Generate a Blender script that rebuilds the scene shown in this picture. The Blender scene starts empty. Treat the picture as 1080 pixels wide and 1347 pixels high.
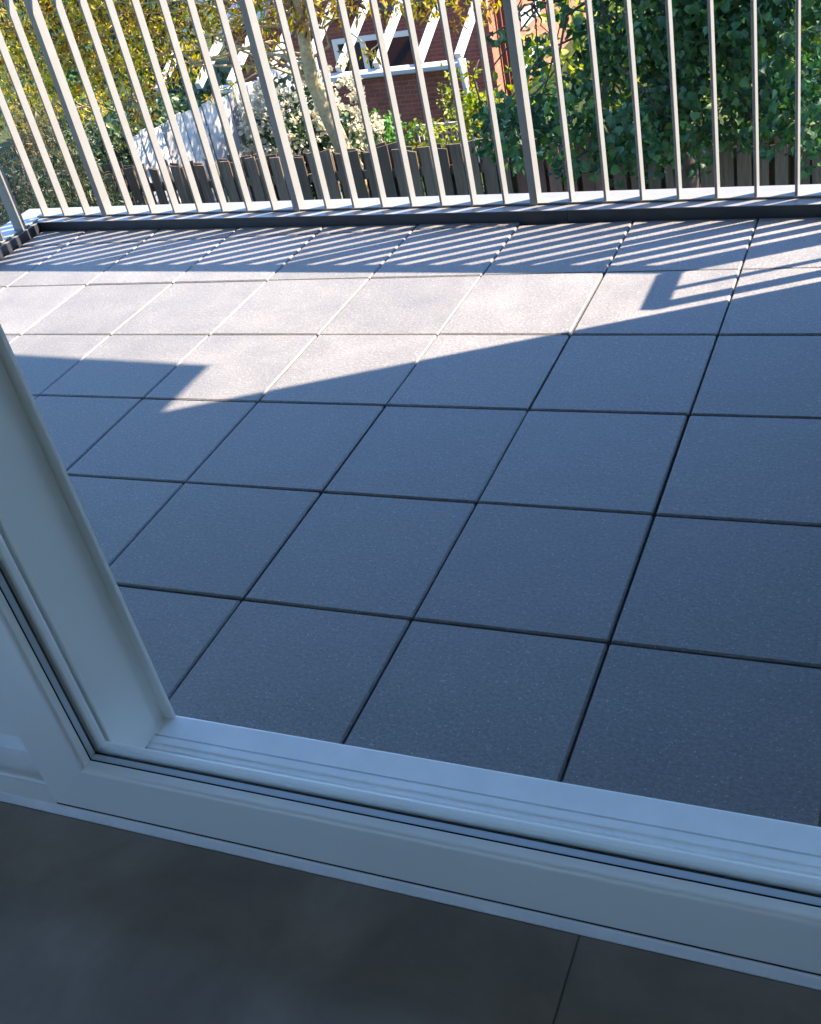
import bpy, bmesh, math, random
import numpy as np
from mathutils import Vector, Matrix
random.seed(7)
rng = np.random.default_rng(11)
scn = bpy.context.scene
COL = scn.collection
R = math.radians

# ------------------------------------------------------------------ camera
CAM = np.array([0.48043, -1.44718, 1.39510])
FPX = 1441.86                                   # focal length in photo pixels (1080 x 1347)
def _rot(v):
    v = np.array(v); th = np.linalg.norm(v); k = v/th
    K = np.array([[0,-k[2],k[1]],[k[2],0,-k[0]],[-k[1],k[0],0]])
    return np.eye(3)+math.sin(th)*K+(1-math.cos(th))*K@K
MC = _rot([2.17588618, 0.308793232, -0.430034848])   # rows: right, down, forward
cam = bpy.data.cameras.new('camera'); camo = bpy.data.objects.new('camera', cam); COL.objects.link(camo)
cam.sensor_fit = 'VERTICAL'; cam.sensor_height = 36.0; cam.lens = FPX/1347*36.0
cam.clip_start = 0.02; cam.clip_end = 2000
mw = Matrix.Identity(4)
for i in range(3):
    mw[i][0] = MC[0][i]; mw[i][1] = -MC[1][i]; mw[i][2] = -MC[2][i]; mw[i][3] = CAM[i]
camo.matrix_world = mw
scn.camera = camo

def ray(x, y):
    return MC.T @ np.array([(x-540)/FPX, (y-673.5)/FPX, 1.0])
def on_z(x, y, z): d = ray(x, y); return CAM + d*(z-CAM[2])/d[2]
def on_y(x, y, Y): d = ray(x, y); return CAM + d*(Y-CAM[1])/d[1]
def on_x(x, y, X): d = ray(x, y); return CAM + d*(X-CAM[0])/d[0]

# ------------------------------------------------------------------ light
SUN_AZ = R(24.5)                 # from +x towards +y
SUN_EL = R(45.8)
SUNV = Vector((math.cos(SUN_EL)*math.cos(SUN_AZ), math.cos(SUN_EL)*math.sin(SUN_AZ), math.sin(SUN_EL)))
w = bpy.data.worlds.new('World'); scn.world = w; w.use_nodes = True
nt = w.node_tree
bg = nt.nodes['Background']
sky = nt.nodes.new('ShaderNodeTexSky'); sky.sky_type = 'NISHITA'; sky.sun_disc = False
sky.sun_elevation = SUN_EL; sky.sun_rotation = math.pi/2 - SUN_AZ
sky.air_density = 1.0; sky.dust_density = 0.0; sky.ozone_density = 8.0
nt.links.new(sky.outputs[0], bg.inputs[0]); bg.inputs[1].default_value = 0.15
sl = bpy.data.lights.new('sun', 'SUN'); sl.energy = 4.2; sl.angle = R(0.5); sl.color = (1.0, 0.82, 0.655)
so = bpy.data.objects.new('sun', sl); COL.objects.link(so)
so.rotation_euler = SUNV.to_track_quat('Z', 'Y').to_euler()
so.location = (6, 6, 8)
scn.view_settings.view_transform = 'Standard'; scn.view_settings.look = 'None'
scn.view_settings.gamma = 1.0; scn.view_settings.use_curve_mapping = False
scn.view_settings.exposure = 2.75

# ------------------------------------------------------------------ materials
def new_mat(name):
    m = bpy.data.materials.new(name); m.use_nodes = True
    return m, m.node_tree, m.node_tree.nodes['Principled BSDF']
def N(nt, t, **kw):
    n = nt.nodes.new(t)
    for k, v in kw.items():
        if k in n.inputs: n.inputs[k].default_value = v
        else: setattr(n, k, v)
    return n
def ramp(nt, stops):
    n = nt.nodes.new('ShaderNodeValToRGB'); e = n.color_ramp.elements
    e[0].position, e[0].color = stops[0][0], (*stops[0][1], 1)
    e[1].position, e[1].color = stops[-1][0], (*stops[-1][1], 1)
    for p, c in stops[1:-1]:
        x = e.new(p); x.color = (*c, 1)
    return n
def simple(name, col, rough=0.5, spec=0.5, metal=0.0, var=0.0, scale=8.0, bump=0.0, bscale=200.0):
    m, t, b = new_mat(name)
    b.inputs['Roughness'].default_value = rough
    b.inputs['Specular IOR Level'].default_value = spec
    b.inputs['Metallic'].default_value = metal
    tc = N(t, 'ShaderNodeTexCoord')
    if var > 0:
        no = N(t, 'ShaderNodeTexNoise', Scale=scale, Detail=5.0, Roughness=0.6)
        t.links.new(tc.outputs['Object'], no.inputs['Vector'])
        r = ramp(t, [(0.3, tuple(c*(1-var) for c in col)), (0.7, tuple(min(1, c*(1+var)) for c in col))])
        t.links.new(no.outputs['Fac'], r.inputs[0]); t.links.new(r.outputs[0], b.inputs['Base Color'])
    else:
        b.inputs['Base Color'].default_value = (*col, 1)
    if bump > 0:
        n2 = N(t, 'ShaderNodeTexNoise', Scale=bscale, Detail=3.0)
        t.links.new(tc.outputs['Object'], n2.inputs['Vector'])
        bp = N(t, 'ShaderNodeBump', Strength=bump, Distance=0.002)
        t.links.new(n2.outputs['Fac'], bp.inputs['Height']); t.links.new(bp.outputs[0], b.inputs['Normal'])
    return m

def paver_material():
    m, t, b = new_mat('concrete_paver')
    b.inputs['Roughness'].default_value = 0.62
    b.inputs['Specular IOR Level'].default_value = 0.8
    geo = N(t, 'ShaderNodeNewGeometry'); oi = N(t, 'ShaderNodeObjectInfo')
    # blotches, several scales, in world space so that neighbours differ
    off = N(t, 'ShaderNodeVectorMath', operation='SCALE'); off.inputs['Scale'].default_value = 13.0
    cmb = N(t, 'ShaderNodeCombineXYZ')
    t.links.new(oi.outputs['Random'], cmb.inputs[0]); t.links.new(oi.outputs['Random'], cmb.inputs[1])
    t.links.new(cmb.outputs[0], off.inputs[0])
    add = N(t, 'ShaderNodeVectorMath', operation='ADD')
    t.links.new(geo.outputs['Position'], add.inputs[0]); t.links.new(off.outputs[0], add.inputs[1])
    n1 = N(t, 'ShaderNodeTexNoise', Scale=5.0, Detail=6.0, Roughness=0.65)
    t.links.new(add.outputs[0], n1.inputs['Vector'])
    n2 = N(t, 'ShaderNodeTexNoise', Scale=130.0, Detail=4.0, Roughness=0.75)
    t.links.new(add.outputs[0], n2.inputs['Vector'])
    r1 = ramp(t, [(0.25, (0.100, 0.098, 0.099)), (0.50, (0.124, 0.123, 0.123)), (0.75, (0.150, 0.150, 0.150))])
    t.links.new(n1.outputs['Fac'], r1.inputs[0])
    r2 = ramp(t, [(0.30, (0.50, 0.50, 0.50)), (0.50, (1, 1, 1)), (0.72, (1.6, 1.6, 1.6))])
    t.links.new(n2.outputs['Fac'], r2.inputs[0])
    mul = N(t, 'ShaderNodeMix', data_type='RGBA', blend_type='MULTIPLY'); mul.inputs[0].default_value = 0.75
    t.links.new(r1.outputs[0], mul.inputs[6]); t.links.new(r2.outputs[0], mul.inputs[7])
    # pale mineral specks
    vo = N(t, 'ShaderNodeTexVoronoi', Scale=260.0); t.links.new(add.outputs[0], vo.inputs['Vector'])
    vs = N(t, 'ShaderNodeSeparateColor'); t.links.new(vo.outputs['Color'], vs.inputs[0])
    gt = N(t, 'ShaderNodeMath', operation='GREATER_THAN'); gt.inputs[1].default_value = 0.955
    t.links.new(vs.outputs[0], gt.inputs[0])
    lt = N(t, 'ShaderNodeMath', operation='LESS_THAN'); lt.inputs[1].default_value = 0.35
    t.links.new(vo.outputs['Distance'], lt.inputs[0])
    sp = N(t, 'ShaderNodeMath', operation='MULTIPLY'); t.links.new(gt.outputs[0], sp.inputs[0]); t.links.new(lt.outputs[0], sp.inputs[1])
    sm = N(t, 'ShaderNodeMath', operation='MULTIPLY'); t.links.new(sp.outputs[0], sm.inputs[0]); sm.inputs[1].default_value = 0.5
    mx = N(t, 'ShaderNodeMix', data_type='RGBA'); mx.inputs[7].default_value = (0.52, 0.52, 0.50, 1)
    t.links.new(sm.outputs[0], mx.inputs[0]); t.links.new(mul.outputs[2], mx.inputs[6])
    hs = N(t, 'ShaderNodeHueSaturation'); mr = N(t, 'ShaderNodeMapRange'); mr.inputs[3].default_value = 0.90; mr.inputs[4].default_value = 1.08
    t.links.new(oi.outputs['Random'], mr.inputs[0]); t.links.new(mr.outputs[0], hs.inputs['Value'])
    t.links.new(mx.outputs[2], hs.inputs['Color']); t.links.new(hs.outputs[0], b.inputs['Base Color'])
    n3 = N(t, 'ShaderNodeTexNoise', Scale=140.0, Detail=5.0, Roughness=0.7); t.links.new(add.outputs[0], n3.inputs['Vector'])
    bp = N(t, 'ShaderNodeBump', Strength=0.75, Distance=0.0022)
    t.links.new(n3.outputs['Fac'], bp.inputs['Height']); t.links.new(bp.outputs[0], b.inputs['Normal'])
    rr = N(t, 'ShaderNodeMapRange'); rr.inputs[3].default_value = 0.46; rr.inputs[4].default_value = 0.70
    t.links.new(n1.outputs['Fac'], rr.inputs[0]); t.links.new(rr.outputs[0], b.inputs['Roughness'])
    return m

def floor_material():
    m, t, b = new_mat('interior_stone_tile')
    geo = N(t, 'ShaderNodeNewGeometry')
    n1 = N(t, 'ShaderNodeTexNoise', Scale=4.0, Detail=7.0, Roughness=0.62, Distortion=0.4)
    t.links.new(geo.outputs['Position'], n1.inputs['Vector'])
    r1 = ramp(t, [(0.25, (0.165, 0.138, 0.110)), (0.5, (0.235, 0.202, 0.168)), (0.8, (0.350, 0.308, 0.264))])
    t.links.new(n1.outputs['Fac'], r1.inputs[0]); t.links.new(r1.outputs[0], b.inputs['Base Color'])
    n2 = N(t, 'ShaderNodeTexNoise', Scale=9.0, Detail=5.0); t.links.new(geo.outputs['Position'], n2.inputs['Vector'])
    rr = N(t, 'ShaderNodeMapRange'); rr.inputs[3].default_value = 0.38; rr.inputs[4].default_value = 0.6
    t.links.new(n2.outputs['Fac'], rr.inputs[0]); t.links.new(rr.outputs[0], b.inputs['Roughness'])
    bp = N(t, 'ShaderNodeBump', Strength=0.12, Distance=0.002)
    n3 = N(t, 'ShaderNodeTexNoise', Scale=60.0, Detail=4.0); t.links.new(geo.outputs['Position'], n3.inputs['Vector'])
    t.links.new(n3.outputs['Fac'], bp.inputs['Height']); t.links.new(bp.outputs[0], b.inputs['Normal'])
    return m

def glass_material():
    m = bpy.data.materials.new('window_glass'); m.use_nodes = True; t = m.node_tree
    t.nodes.remove(t.nodes['Principled BSDF']); out = t.nodes['Material Output']
    tr = N(t, 'ShaderNodeBsdfTransparent'); tr.inputs[0].default_value = (0.985, 0.995, 0.992, 1)
    gl = N(t, 'ShaderNodeBsdfGlossy'); gl.inputs['Roughness'].default_value = 0.0
    lw = N(t, 'ShaderNodeLayerWeight'); lw.inputs['Blend'].default_value = 0.5
    pw = N(t, 'ShaderNodeMath', operation='POWER'); pw.inputs[1].default_value = 5.0
    ma = N(t, 'ShaderNodeMath', operation='MULTIPLY_ADD'); ma.inputs[1].default_value = 0.9; ma.inputs[2].default_value = 0.015
    t.links.new(lw.outputs['Facing'], pw.inputs[0]); t.links.new(pw.outputs[0], ma.inputs[0])
    mx = N(t, 'ShaderNodeMixShader'); t.links.new(ma.outputs[0], mx.inputs[0])
    t.links.new(tr.outputs[0], mx.inputs[1]); t.links.new(gl.outputs[0], mx.inputs[2])
    t.links.new(mx.outputs[0], out.inputs['Surface'])
    return m

def brick_material(name, axis, c1, c2, mortar):
    m, t, b = new_mat(name); b.inputs['Roughness'].default_value = 0.85; b.inputs['Specular IOR Level'].default_value = 0.2
    geo = N(t, 'ShaderNodeNewGeometry'); sx = N(t, 'ShaderNodeSeparateXYZ'); cb = N(t, 'ShaderNodeCombineXYZ')
    t.links.new(geo.outputs['Position'], sx.inputs[0])
    t.links.new(sx.outputs[axis], cb.inputs[0]); t.links.new(sx.outputs[2], cb.inputs[1])
    br = N(t, 'ShaderNodeTexBrick'); t.links.new(cb.outputs[0], br.inputs['Vector'])
    br.inputs['Color1'].default_value = (*c1, 1); br.inputs['Color2'].default_value = (*c2, 1); br.inputs['Mortar'].default_value = (*mortar, 1)
    br.inputs['Scale'].default_value = 1.0; br.inputs['Mortar Size'].default_value = 0.007; br.inputs['Mortar Smooth'].default_value = 0.2
    br.inputs['Brick Width'].default_value = 0.22; br.inputs['Row Height'].default_value = 0.075
    no = N(t, 'ShaderNodeTexNoise', Scale=3.0, Detail=6.0); t.links.new(geo.outputs['Position'], no.inputs['Vector'])
    r = ramp(t, [(0.3, (0.8, 0.8, 0.8)), (0.7, (1.15, 1.15, 1.15))]); t.links.new(no.outputs['Fac'], r.inputs[0])
    mul = N(t, 'ShaderNodeMix', data_type='RGBA', blend_type='MULTIPLY'); mul.inputs[0].default_value = 1.0
    t.links.new(br.outputs['Color'], mul.inputs[6]); t.links.new(r.outputs[0], mul.inputs[7]); t.links.new(mul.outputs[2], b.inputs['Base Color'])
    inv = N(t, 'ShaderNodeMath', operation='SUBTRACT'); inv.inputs[0].default_value = 1.0; t.links.new(br.outputs['Fac'], inv.inputs[1])
    bp = N(t, 'ShaderNodeBump', Strength=0.8, Distance=0.012); t.links.new(inv.outputs[0], bp.inputs['Height']); t.links.new(bp.outputs[0], b.inputs['Normal'])
    return m

def wood_material(name, dark, light):
    m, t, b = new_mat(name); b.inputs['Roughness'].default_value = 0.85; b.inputs['Specular IOR Level'].default_value = 0.2
    tc = N(t, 'ShaderNodeTexCoord'); oi = N(t, 'ShaderNodeObjectInfo')
    mp = N(t, 'ShaderNodeMapping'); mp.inputs['Scale'].default_value = (38, 38, 2.2)
    cb = N(t, 'ShaderNodeCombineXYZ'); ml = N(t, 'ShaderNodeMath', operation='MULTIPLY'); ml.inputs[1].default_value = 40.0
    t.links.new(oi.outputs['Random'], ml.inputs[0]); t.links.new(ml.outputs[0], cb.inputs[0]); t.links.new(cb.outputs[0], mp.inputs['Location'])
    t.links.new(tc.outputs['Object'], mp.inputs['Vector'])
    no = N(t, 'ShaderNodeTexNoise', Scale=1.0, Detail=6.0, Roughness=0.65); t.links.new(mp.outputs[0], no.inputs['Vector'])
    r = ramp(t, [(0.3, dark), (0.7, light)]); t.links.new(no.outputs['Fac'], r.inputs[0])
    hs = N(t, 'ShaderNodeHueSaturation'); mr = N(t, 'ShaderNodeMapRange'); mr.inputs[3].default_value = 0.65; mr.inputs[4].default_value = 1.35
    t.links.new(oi.outputs['Random'], mr.inputs[0]); t.links.new(mr.outputs[0], hs.inputs['Value'])
    t.links.new(r.outputs[0], hs.inputs['Color']); t.links.new(hs.outputs[0], b.inputs['Base Color'])
    bp = N(t, 'ShaderNodeBump', Strength=0.5, Distance=0.004); t.links.new(no.outputs['Fac'], bp.inputs['Height']); t.links.new(bp.outputs[0], b.inputs['Normal'])
    return m

def leaf_material(name, stops, transl=0.4, rough=0.5):
    m = bpy.data.materials.new(name); m.use_nodes = True; t = m.node_tree; b = t.nodes['Principled BSDF']; out = t.nodes['Material Output']
    at = N(t, 'ShaderNodeAttribute'); at.attribute_name = 'tint'
    r = ramp(t, stops); t.links.new(at.outputs['Fac'], r.inputs[0])
    t.links.new(r.outputs[0], b.inputs['Base Color']); b.inputs['Roughness'].default_value = rough
    b.inputs['Specular IOR Level'].default_value = 0.35
    tl = N(t, 'ShaderNodeBsdfTranslucent'); 
    br = N(t, 'ShaderNodeHueSaturation'); br.inputs['Saturation'].default_value = 1.15; br.inputs['Value'].default_value = 1.6
    t.links.new(r.outputs[0], br.inputs['Color']); t.links.new(br.outputs[0], tl.inputs[0])
    mx = N(t, 'ShaderNodeMixShader'); mx.inputs[0].default_value = transl
    t.links.new(b.outputs[0], mx.inputs[1]); t.links.new(tl.outputs[0], mx.inputs[2]); t.links.new(mx.outputs[0], out.inputs['Surface'])
    return m

M = {}
M['paver'] = paver_material()
M['floor'] = floor_material()
M['glass'] = glass_material()
M['membrane'] = simple('dark_roofing_membrane', (0.03, 0.028, 0.027), 0.9, 0.2, var=0.3, scale=20)
M['pvc'] = simple('white_window_profile', (0.82, 0.81, 0.76), 0.32, 0.45, var=0.03, scale=2, bump=0.03, bscale=400)
M['alu'] = simple('light_aluminium_threshold', (0.88, 0.89, 0.89), 0.28, 0.5, metal=0.0, var=0.05, scale=14, bump=0.05, bscale=300)
M['rubber'] = simple('black_rubber_gasket', (0.012, 0.012, 0.013), 0.6, 0.3)
M['spacer'] = simple('grey_glazing_spacer', (0.50, 0.55, 0.56), 0.4, 0.5, metal=0.3)
M['rail'] = simple('light_grey_powder_coat', (0.165, 0.164, 0.158), 0.42, 0.4, var=0.05, scale=12, bump=0.06, bscale=900)
M['coping'] = simple('grey_sheet_metal_coping', (0.15, 0.152, 0.158), 0.4, 0.5, metal=0.0, var=0.08, scale=9)
M['upstand'] = simple('anthracite_upstand_sheet', (0.022, 0.025, 0.031), 0.5, 0.4, var=0.15, scale=6)
M['plaster'] = simple('white_wall_plaster', (0.78, 0.775, 0.75), 0.9, 0.2, var=0.03, scale=3, bump=0.2, bscale=120)
M['warmplaster'] = simple('cream_interior_plaster', (0.82, 0.70, 0.54), 0.9, 0.2, var=0.03, scale=3)
M['concrete'] = simple('grey_slab_concrete', (0.15, 0.15, 0.15), 0.85, 0.2, var=0.08, scale=4, bump=0.2, bscale=90)
M['render'] = simple('grey_facade_render', (0.22, 0.22, 0.22), 0.9, 0.2, var=0.05, scale=3, bump=0.3, bscale=100)
M['grout'] = simple('floor_grout', (0.16, 0.14, 0.115), 0.9, 0.1)
M['fence'] = wood_material('weathered_brown_fence_wood', (0.050, 0.034, 0.023), (0.125, 0.088, 0.060))
M['fence_red'] = wood_material('reddish_fence_wood', (0.065, 0.034, 0.024), (0.14, 0.075, 0.052))
M['whitewood'] = wood_material('white_painted_boards', (0.27, 0.275, 0.285), (0.36, 0.36, 0.355))
M['white'] = simple('white_gloss_paint', (0.36, 0.36, 0.355), 0.45, 0.4, var=0.05, scale=5)
M['cream'] = simple('cream_window_frame', (0.62, 0.58, 0.48), 0.5, 0.4)
M['brick_front'] = brick_material('red_brick_front', 0, (0.24, 0.066, 0.040), (0.19, 0.050, 0.034), (0.20, 0.13, 0.10))  # same brick as the side wall, its shade painted in as a darker red
M['brick_side'] = brick_material('red_brick_side', 1, (0.36, 0.125, 0.062), (0.29, 0.095, 0.05), (0.18, 0.10, 0.07))  # brighter copy of the house brick, sunlight put into its colour
M['pipe'] = simple('dark_red_downpipe', (0.10, 0.03, 0.03), 0.5, 0.3)
M['darkglass'] = simple('dark_window_glass', (0.015, 0.018, 0.02), 0.06, 0.6)
M['slate'] = simple('dark_roof_tiles', (0.07, 0.06, 0.06), 0.7, 0.3, var=0.2, scale=6)
M['bark'] = simple('pale_yellowish_bark', (0.30, 0.22, 0.11), 0.85, 0.2, var=0.35, scale=18, bump=0.8, bscale=35)
M['darkbark'] = simple('dark_bark', (0.06, 0.045, 0.035), 0.9, 0.2, var=0.3, scale=14, bump=0.8, bscale=30)
M['leaf_gold'] = leaf_material('golden_brown_leaf', [(0.0, (0.045, 0.02, 0.006)), (0.16, (0.15, 0.065, 0.011)), (0.36, (0.28, 0.17, 0.014)), (0.62, (0.34, 0.275, 0.022)), (0.84, (0.19, 0.20, 0.022)), (1.0, (0.06, 0.09, 0.014))], 0.5)
M['leaf_green'] = leaf_material('deep_green_leaf', [(0.0, (0.010, 0.038, 0.014)), (0.6, (0.024, 0.074, 0.021)), (1.0, (0.060, 0.118, 0.024))], 0.28)
M['leaf_lime'] = leaf_material('yellow_green_leaf', [(0.0, (0.07, 0.115, 0.014)), (0.5, (0.15, 0.19, 0.02)), (1.0, (0.27, 0.26, 0.035))], 0.45)
M['leaf_mid'] = leaf_material('bright_green_leaf', [(0.0, (0.035, 0.11, 0.025)), (1.0, (0.09, 0.20, 0.04))], 0.4)
M['leaf_rhodo'] = leaf_material('dark_leathery_leaf', [(0.0, (0.02, 0.04, 0.018)), (0.7, (0.05, 0.085, 0.03)), (1.0, (0.13, 0.16, 0.04))], 0.2, 0.4)
M['petal'] = leaf_material('cream_white_petal', [(0.0, (0.36, 0.32, 0.21)), (1.0, (0.50, 0.46, 0.35))], 0.3)
M['needle'] = leaf_material('dark_evergreen_needle', [(0.0, (0.007, 0.018, 0.008)), (0.6, (0.016, 0.034, 0.011)), (1.0, (0.05, 0.045, 0.012))], 0.15)
M['needle_br'] = leaf_material('brownish_evergreen', [(0.0, (0.025, 0.02, 0.007)), (0.5, (0.06, 0.046, 0.012)), (1.0, (0.11, 0.075, 0.016))], 0.2)
def ground_material():
    m, t, b = new_mat('garden_lawn'); b.inputs['Roughness'].default_value = 0.9; b.inputs['Specular IOR Level'].default_value = 0.1
    geo = N(t, 'ShaderNodeNewGeometry')
    n1 = N(t, 'ShaderNodeTexNoise', Scale=0.9, Detail=8.0, Roughness=0.7); t.links.new(geo.outputs['Position'], n1.inputs['Vector'])
    r = ramp(t, [(0.3, (0.022, 0.034, 0.010)), (0.55, (0.038, 0.052, 0.014)), (0.8, (0.06, 0.058, 0.025))])
    t.links.new(n1.outputs['Fac'], r.inputs[0]); t.links.new(r.outputs[0], b.inputs['Base Color'])
    n2 = N(t, 'ShaderNodeTexNoise', Scale=60.0, Detail=4.0); t.links.new(geo.outputs['Position'], n2.inputs['Vector'])
    bp = N(t, 'ShaderNodeBump', Strength=1.0, Distance=0.05); t.links.new(n2.outputs['Fac'], bp.inputs['Height']); t.links.new(bp.outputs[0], b.inputs['Normal'])
    return m
M['lawn'] = ground_material()

# ------------------------------------------------------------------ builders
def link(name, me, mat, parent=None, loc=None, rot=None):
    o = bpy.data.objects.new(name, me); COL.objects.link(o)
    if mat is not None and me is not None and len(me.materials) == 0: me.materials.append(mat)
    if parent is not None: o.parent = parent
    if loc is not None: o.location = loc
    if rot is not None: o.rotation_euler = rot
    return o
def tag(o, label=None, cat=None, group=None, kind=None):
    if label: o['label'] = label
    if cat: o['category'] = cat
    if group: o['group'] = group
    if kind: o['kind'] = kind
    return o
def empty(name, loc=(0, 0, 0), rz=0.0, **kw):
    o = bpy.data.objects.new(name, None); COL.objects.link(o); o.location = loc; o.rotation_euler = (0, 0, rz); o.empty_display_size = 0.1
    return tag(o, **kw)
def pymesh(verts, faces, smooth=False, name='mesh'):
    me = bpy.data.meshes.new(name); me.from_pydata([tuple(map(float, v)) for v in verts], [], faces); me.update()
    if smooth:
        for p in me.polygons: p.use_smooth = True
    return me
def box_mesh(x0, x1, y0, y1, z0, z1, bevel=0.0, segs=1):
    bm = bmesh.new()
    vs = [bm.verts.new(p) for p in ((x0,y0,z0),(x1,y0,z0),(x1,y1,z0),(x0,y1,z0),(x0,y0,z1),(x1,y0,z1),(x1,y1,z1),(x0,y1,z1))]
    for f in ((0,3,2,1),(4,5,6,7),(0,1,5,4),(1,2,6,5),(2,3,7,6),(3,0,4,7)): bm.faces.new([vs[i] for i in f])
    if bevel > 0: bmesh.ops.bevel(bm, geom=list(bm.edges), offset=bevel, segments=segs, affect='EDGES', profile=0.6)
    me = bpy.data.meshes.new('box'); bm.to_mesh(me); bm.free()
    return me
def box(name, b, mat, parent=None, bevel=0.0, segs=1):
    return link(name, box_mesh(*b, bevel=bevel, segs=segs), mat, parent)
def bar_between(name, p, q, wx, wz, mat, parent=None, bevel=0.0):
    """square bar from p to q; width wx sideways, wz in the upward direction"""
    p = Vector(p); q = Vector(q); d = q-p; L = d.length
    me = box_mesh(-wx/2, wx/2, 0, L, -wz/2, wz/2, bevel)
    z = Vector((0,0,1)); y = d.normalized(); x = y.cross(z)
    if x.length < 1e-4: x = Vector((1,0,0))
    x.normalize(); z = x.cross(y)
    me.transform(Matrix(((x.x,y.x,z.x,p.x),(x.y,y.y,z.y,p.y),(x.z,y.z,z.z,p.z),(0,0,0,1))))
    return link(name, me, mat, parent)
def prism(name, poly, z0, z1, mat, parent=None, bevel=0.0):
    """vertical prism over a plan polygon (counter-clockwise)"""
    bm = bmesh.new(); n = len(poly)
    lo = [bm.verts.new((x, y, z0)) for x, y in poly]; hi = [bm.verts.new((x, y, z1)) for x, y in poly]
    bm.faces.new(lo[::-1]); bm.faces.new(hi)
    for i in range(n): bm.faces.new((lo[i], lo[(i+1) % n], hi[(i+1) % n], hi[i]))
    if bevel > 0: bmesh.ops.bevel(bm, geom=list(bm.edges), offset=bevel, segments=1, affect='EDGES')
    me = bpy.data.meshes.new(name); bm.to_mesh(me); bm.free()
    return link(name, me, mat, parent)
def extrude_x(name, prof, x0, x1, mat, parent=None):
    """closed (y, z) profile extruded along x"""
    n = len(prof)
    v = [(x0, y, z) for y, z in prof]+[(x1, y, z) for y, z in prof]
    f = [(i, (i+1) % n, n+(i+1) % n, n+i) for i in range(n)]+[tuple(range(n))[::-1], tuple(range(n, 2*n))]
    me = pymesh(v, f)
    bm = bmesh.new(); bm.from_mesh(me); bmesh.ops.recalc_face_normals(bm, faces=bm.faces); bm.to_mesh(me); bm.free()
    return link(name, me, mat, parent)
def tube_mesh(pts, radii, seg=8, wob=0.0):
    pts = [Vector(p) for p in pts]; V = []; F = []
    n = len(pts)
    for i, p in enumerate(pts):
        d = (pts[min(i+1, n-1)]-pts[max(i-1, 0)]).normalized()
        a = d.orthogonal().normalized() if i == 0 else (a - d*a.dot(d)).normalized()
        b = d.cross(a)
        for k in range(seg):
            t = 2*math.pi*k/seg; r = radii[i]*(1+wob*random.uniform(-1, 1))
            V.append(p+a*math.cos(t)*r+b*math.sin(t)*r)
    for i in range(n-1):
        for k in range(seg): F.append((i*seg+k, i*seg+(k+1) % seg, (i+1)*seg+(k+1) % seg, (i+1)*seg+k))
    F.append(tuple(range(seg))[::-1]); F.append(tuple(range((n-1)*seg, n*seg)))
    return V, F
def tubes(name, list_, mat, parent=None, seg=7, wob=0.08):
    V = []; F = []
    for pts, rad in list_:
        v, f = tube_mesh(pts, rad, seg, wob); o = len(V); V += v; F += [tuple(i+o for i in q) for q in f]
    return link(name, pymesh(V, F, True, name), mat, parent)

LEAF = {  # outline in the leaf's own plane (u across, v along), spine folded
    'oval': (np.array([(0,0),(-.30,.28),(-.30,.62),(0,1),(.30,.62),(.30,.28)]), [(0,1,2,3),(0,3,4,5)]),
    'lance': (np.array([(0,0),(-.16,.35),(-.10,.75),(0,1),(.10,.75),(.16,.35)]), [(0,1,2,3),(0,3,4,5)]),
    'broad': (np.array([(0,0),(-.42,.12),(-.50,.50),(-.22,.66),(0,1),(.22,.66),(.50,.50),(.42,.12)]), [(0,1,2,3,4),(0,4,5,6,7)]),
    'needle': (np.array([(0,0),(-.09,.5),(0,1),(.09,.5)]), [(0,1,2,3)]),
}
def leaves(name, pts, size, mat, parent=None, shape='oval', droop=0.3, tint=None, jitter=0.35, up=0.35, fold=0.18):
    """one mesh of real folded leaves at the given points"""
    n = len(pts); prof, faces = LEAF[shape]; k = len(prof)
    d = rng.normal(size=(n, 3)); d[:, 2] -= droop*1.5; d /= np.linalg.norm(d, axis=1, keepdims=True)      # along
    nn = rng.normal(size=(n, 3)); nn[:, 2] += up*3
    a = np.cross(d, nn); a /= np.linalg.norm(a, axis=1, keepdims=True)+1e-9
    nn = np.cross(a, d)
    s = size*(1+jitter*rng.uniform(-1, 1, n))
    u = prof[:, 0]; v = prof[:, 1]
    V = pts[:, None, :] + s[:, None, None]*(a[:, None, :]*u[None, :, None] + d[:, None, :]*v[None, :, None] + nn[:, None, :]*(np.abs(u)*fold*2 - 0.12*v*v)[None, :, None])
    V = V.reshape(-1, 3)
    me = bpy.data.meshes.new(name)
    me.vertices.add(len(V)); me.vertices.foreach_set('co', V.astype(np.float32).ravel())
    fl = [len(f) for f in faces]; nf = len(faces); per = sum(fl)
    base = np.concatenate([np.array(f) for f in faces])
    idx = (np.arange(n)[:, None]*k + base[None, :]).ravel()
    starts = (np.arange(n)[:, None]*per + np.cumsum([0]+fl[:-1])[None, :]).ravel()
    me.loops.add(n*per); me.loops.foreach_set('vertex_index', idx.astype(np.int32))
    me.polygons.add(n*nf); me.polygons.foreach_set('loop_start', starts.astype(np.int32))
    me.update(calc_edges=True); me.validate()
    if tint is None: tint = rng.uniform(0, 1, n)
    at = me.attributes.new('tint', 'FLOAT', 'POINT'); at.data.foreach_set('value', np.repeat(np.clip(tint, 0, 1), k).astype(np.float32))
    return link(name, me, mat, parent)
def clump_points(centres, radii, per, flat=0.75, shell=0.55):
    out = []; tints = []
    for c, r in zip(centres, radii):
        m = max(6, int(per*(r**2)))
        d = rng.normal(size=(m, 3)); d /= np.linalg.norm(d, axis=1, keepdims=True)
        rad = r*(shell + (1-shell)*rng.uniform(0, 1, (m, 1))**0.7)*rng.uniform(.75, 1.1, (m, 1))
        q = d*rad; q[:, 2] *= flat
        out.append(np.asarray(c)+q); tints.append(np.clip(rng.normal(rng.uniform(.2, .8), .24, m), 0, 1))
    return np.concatenate(out), np.concatenate(tints)
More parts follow.
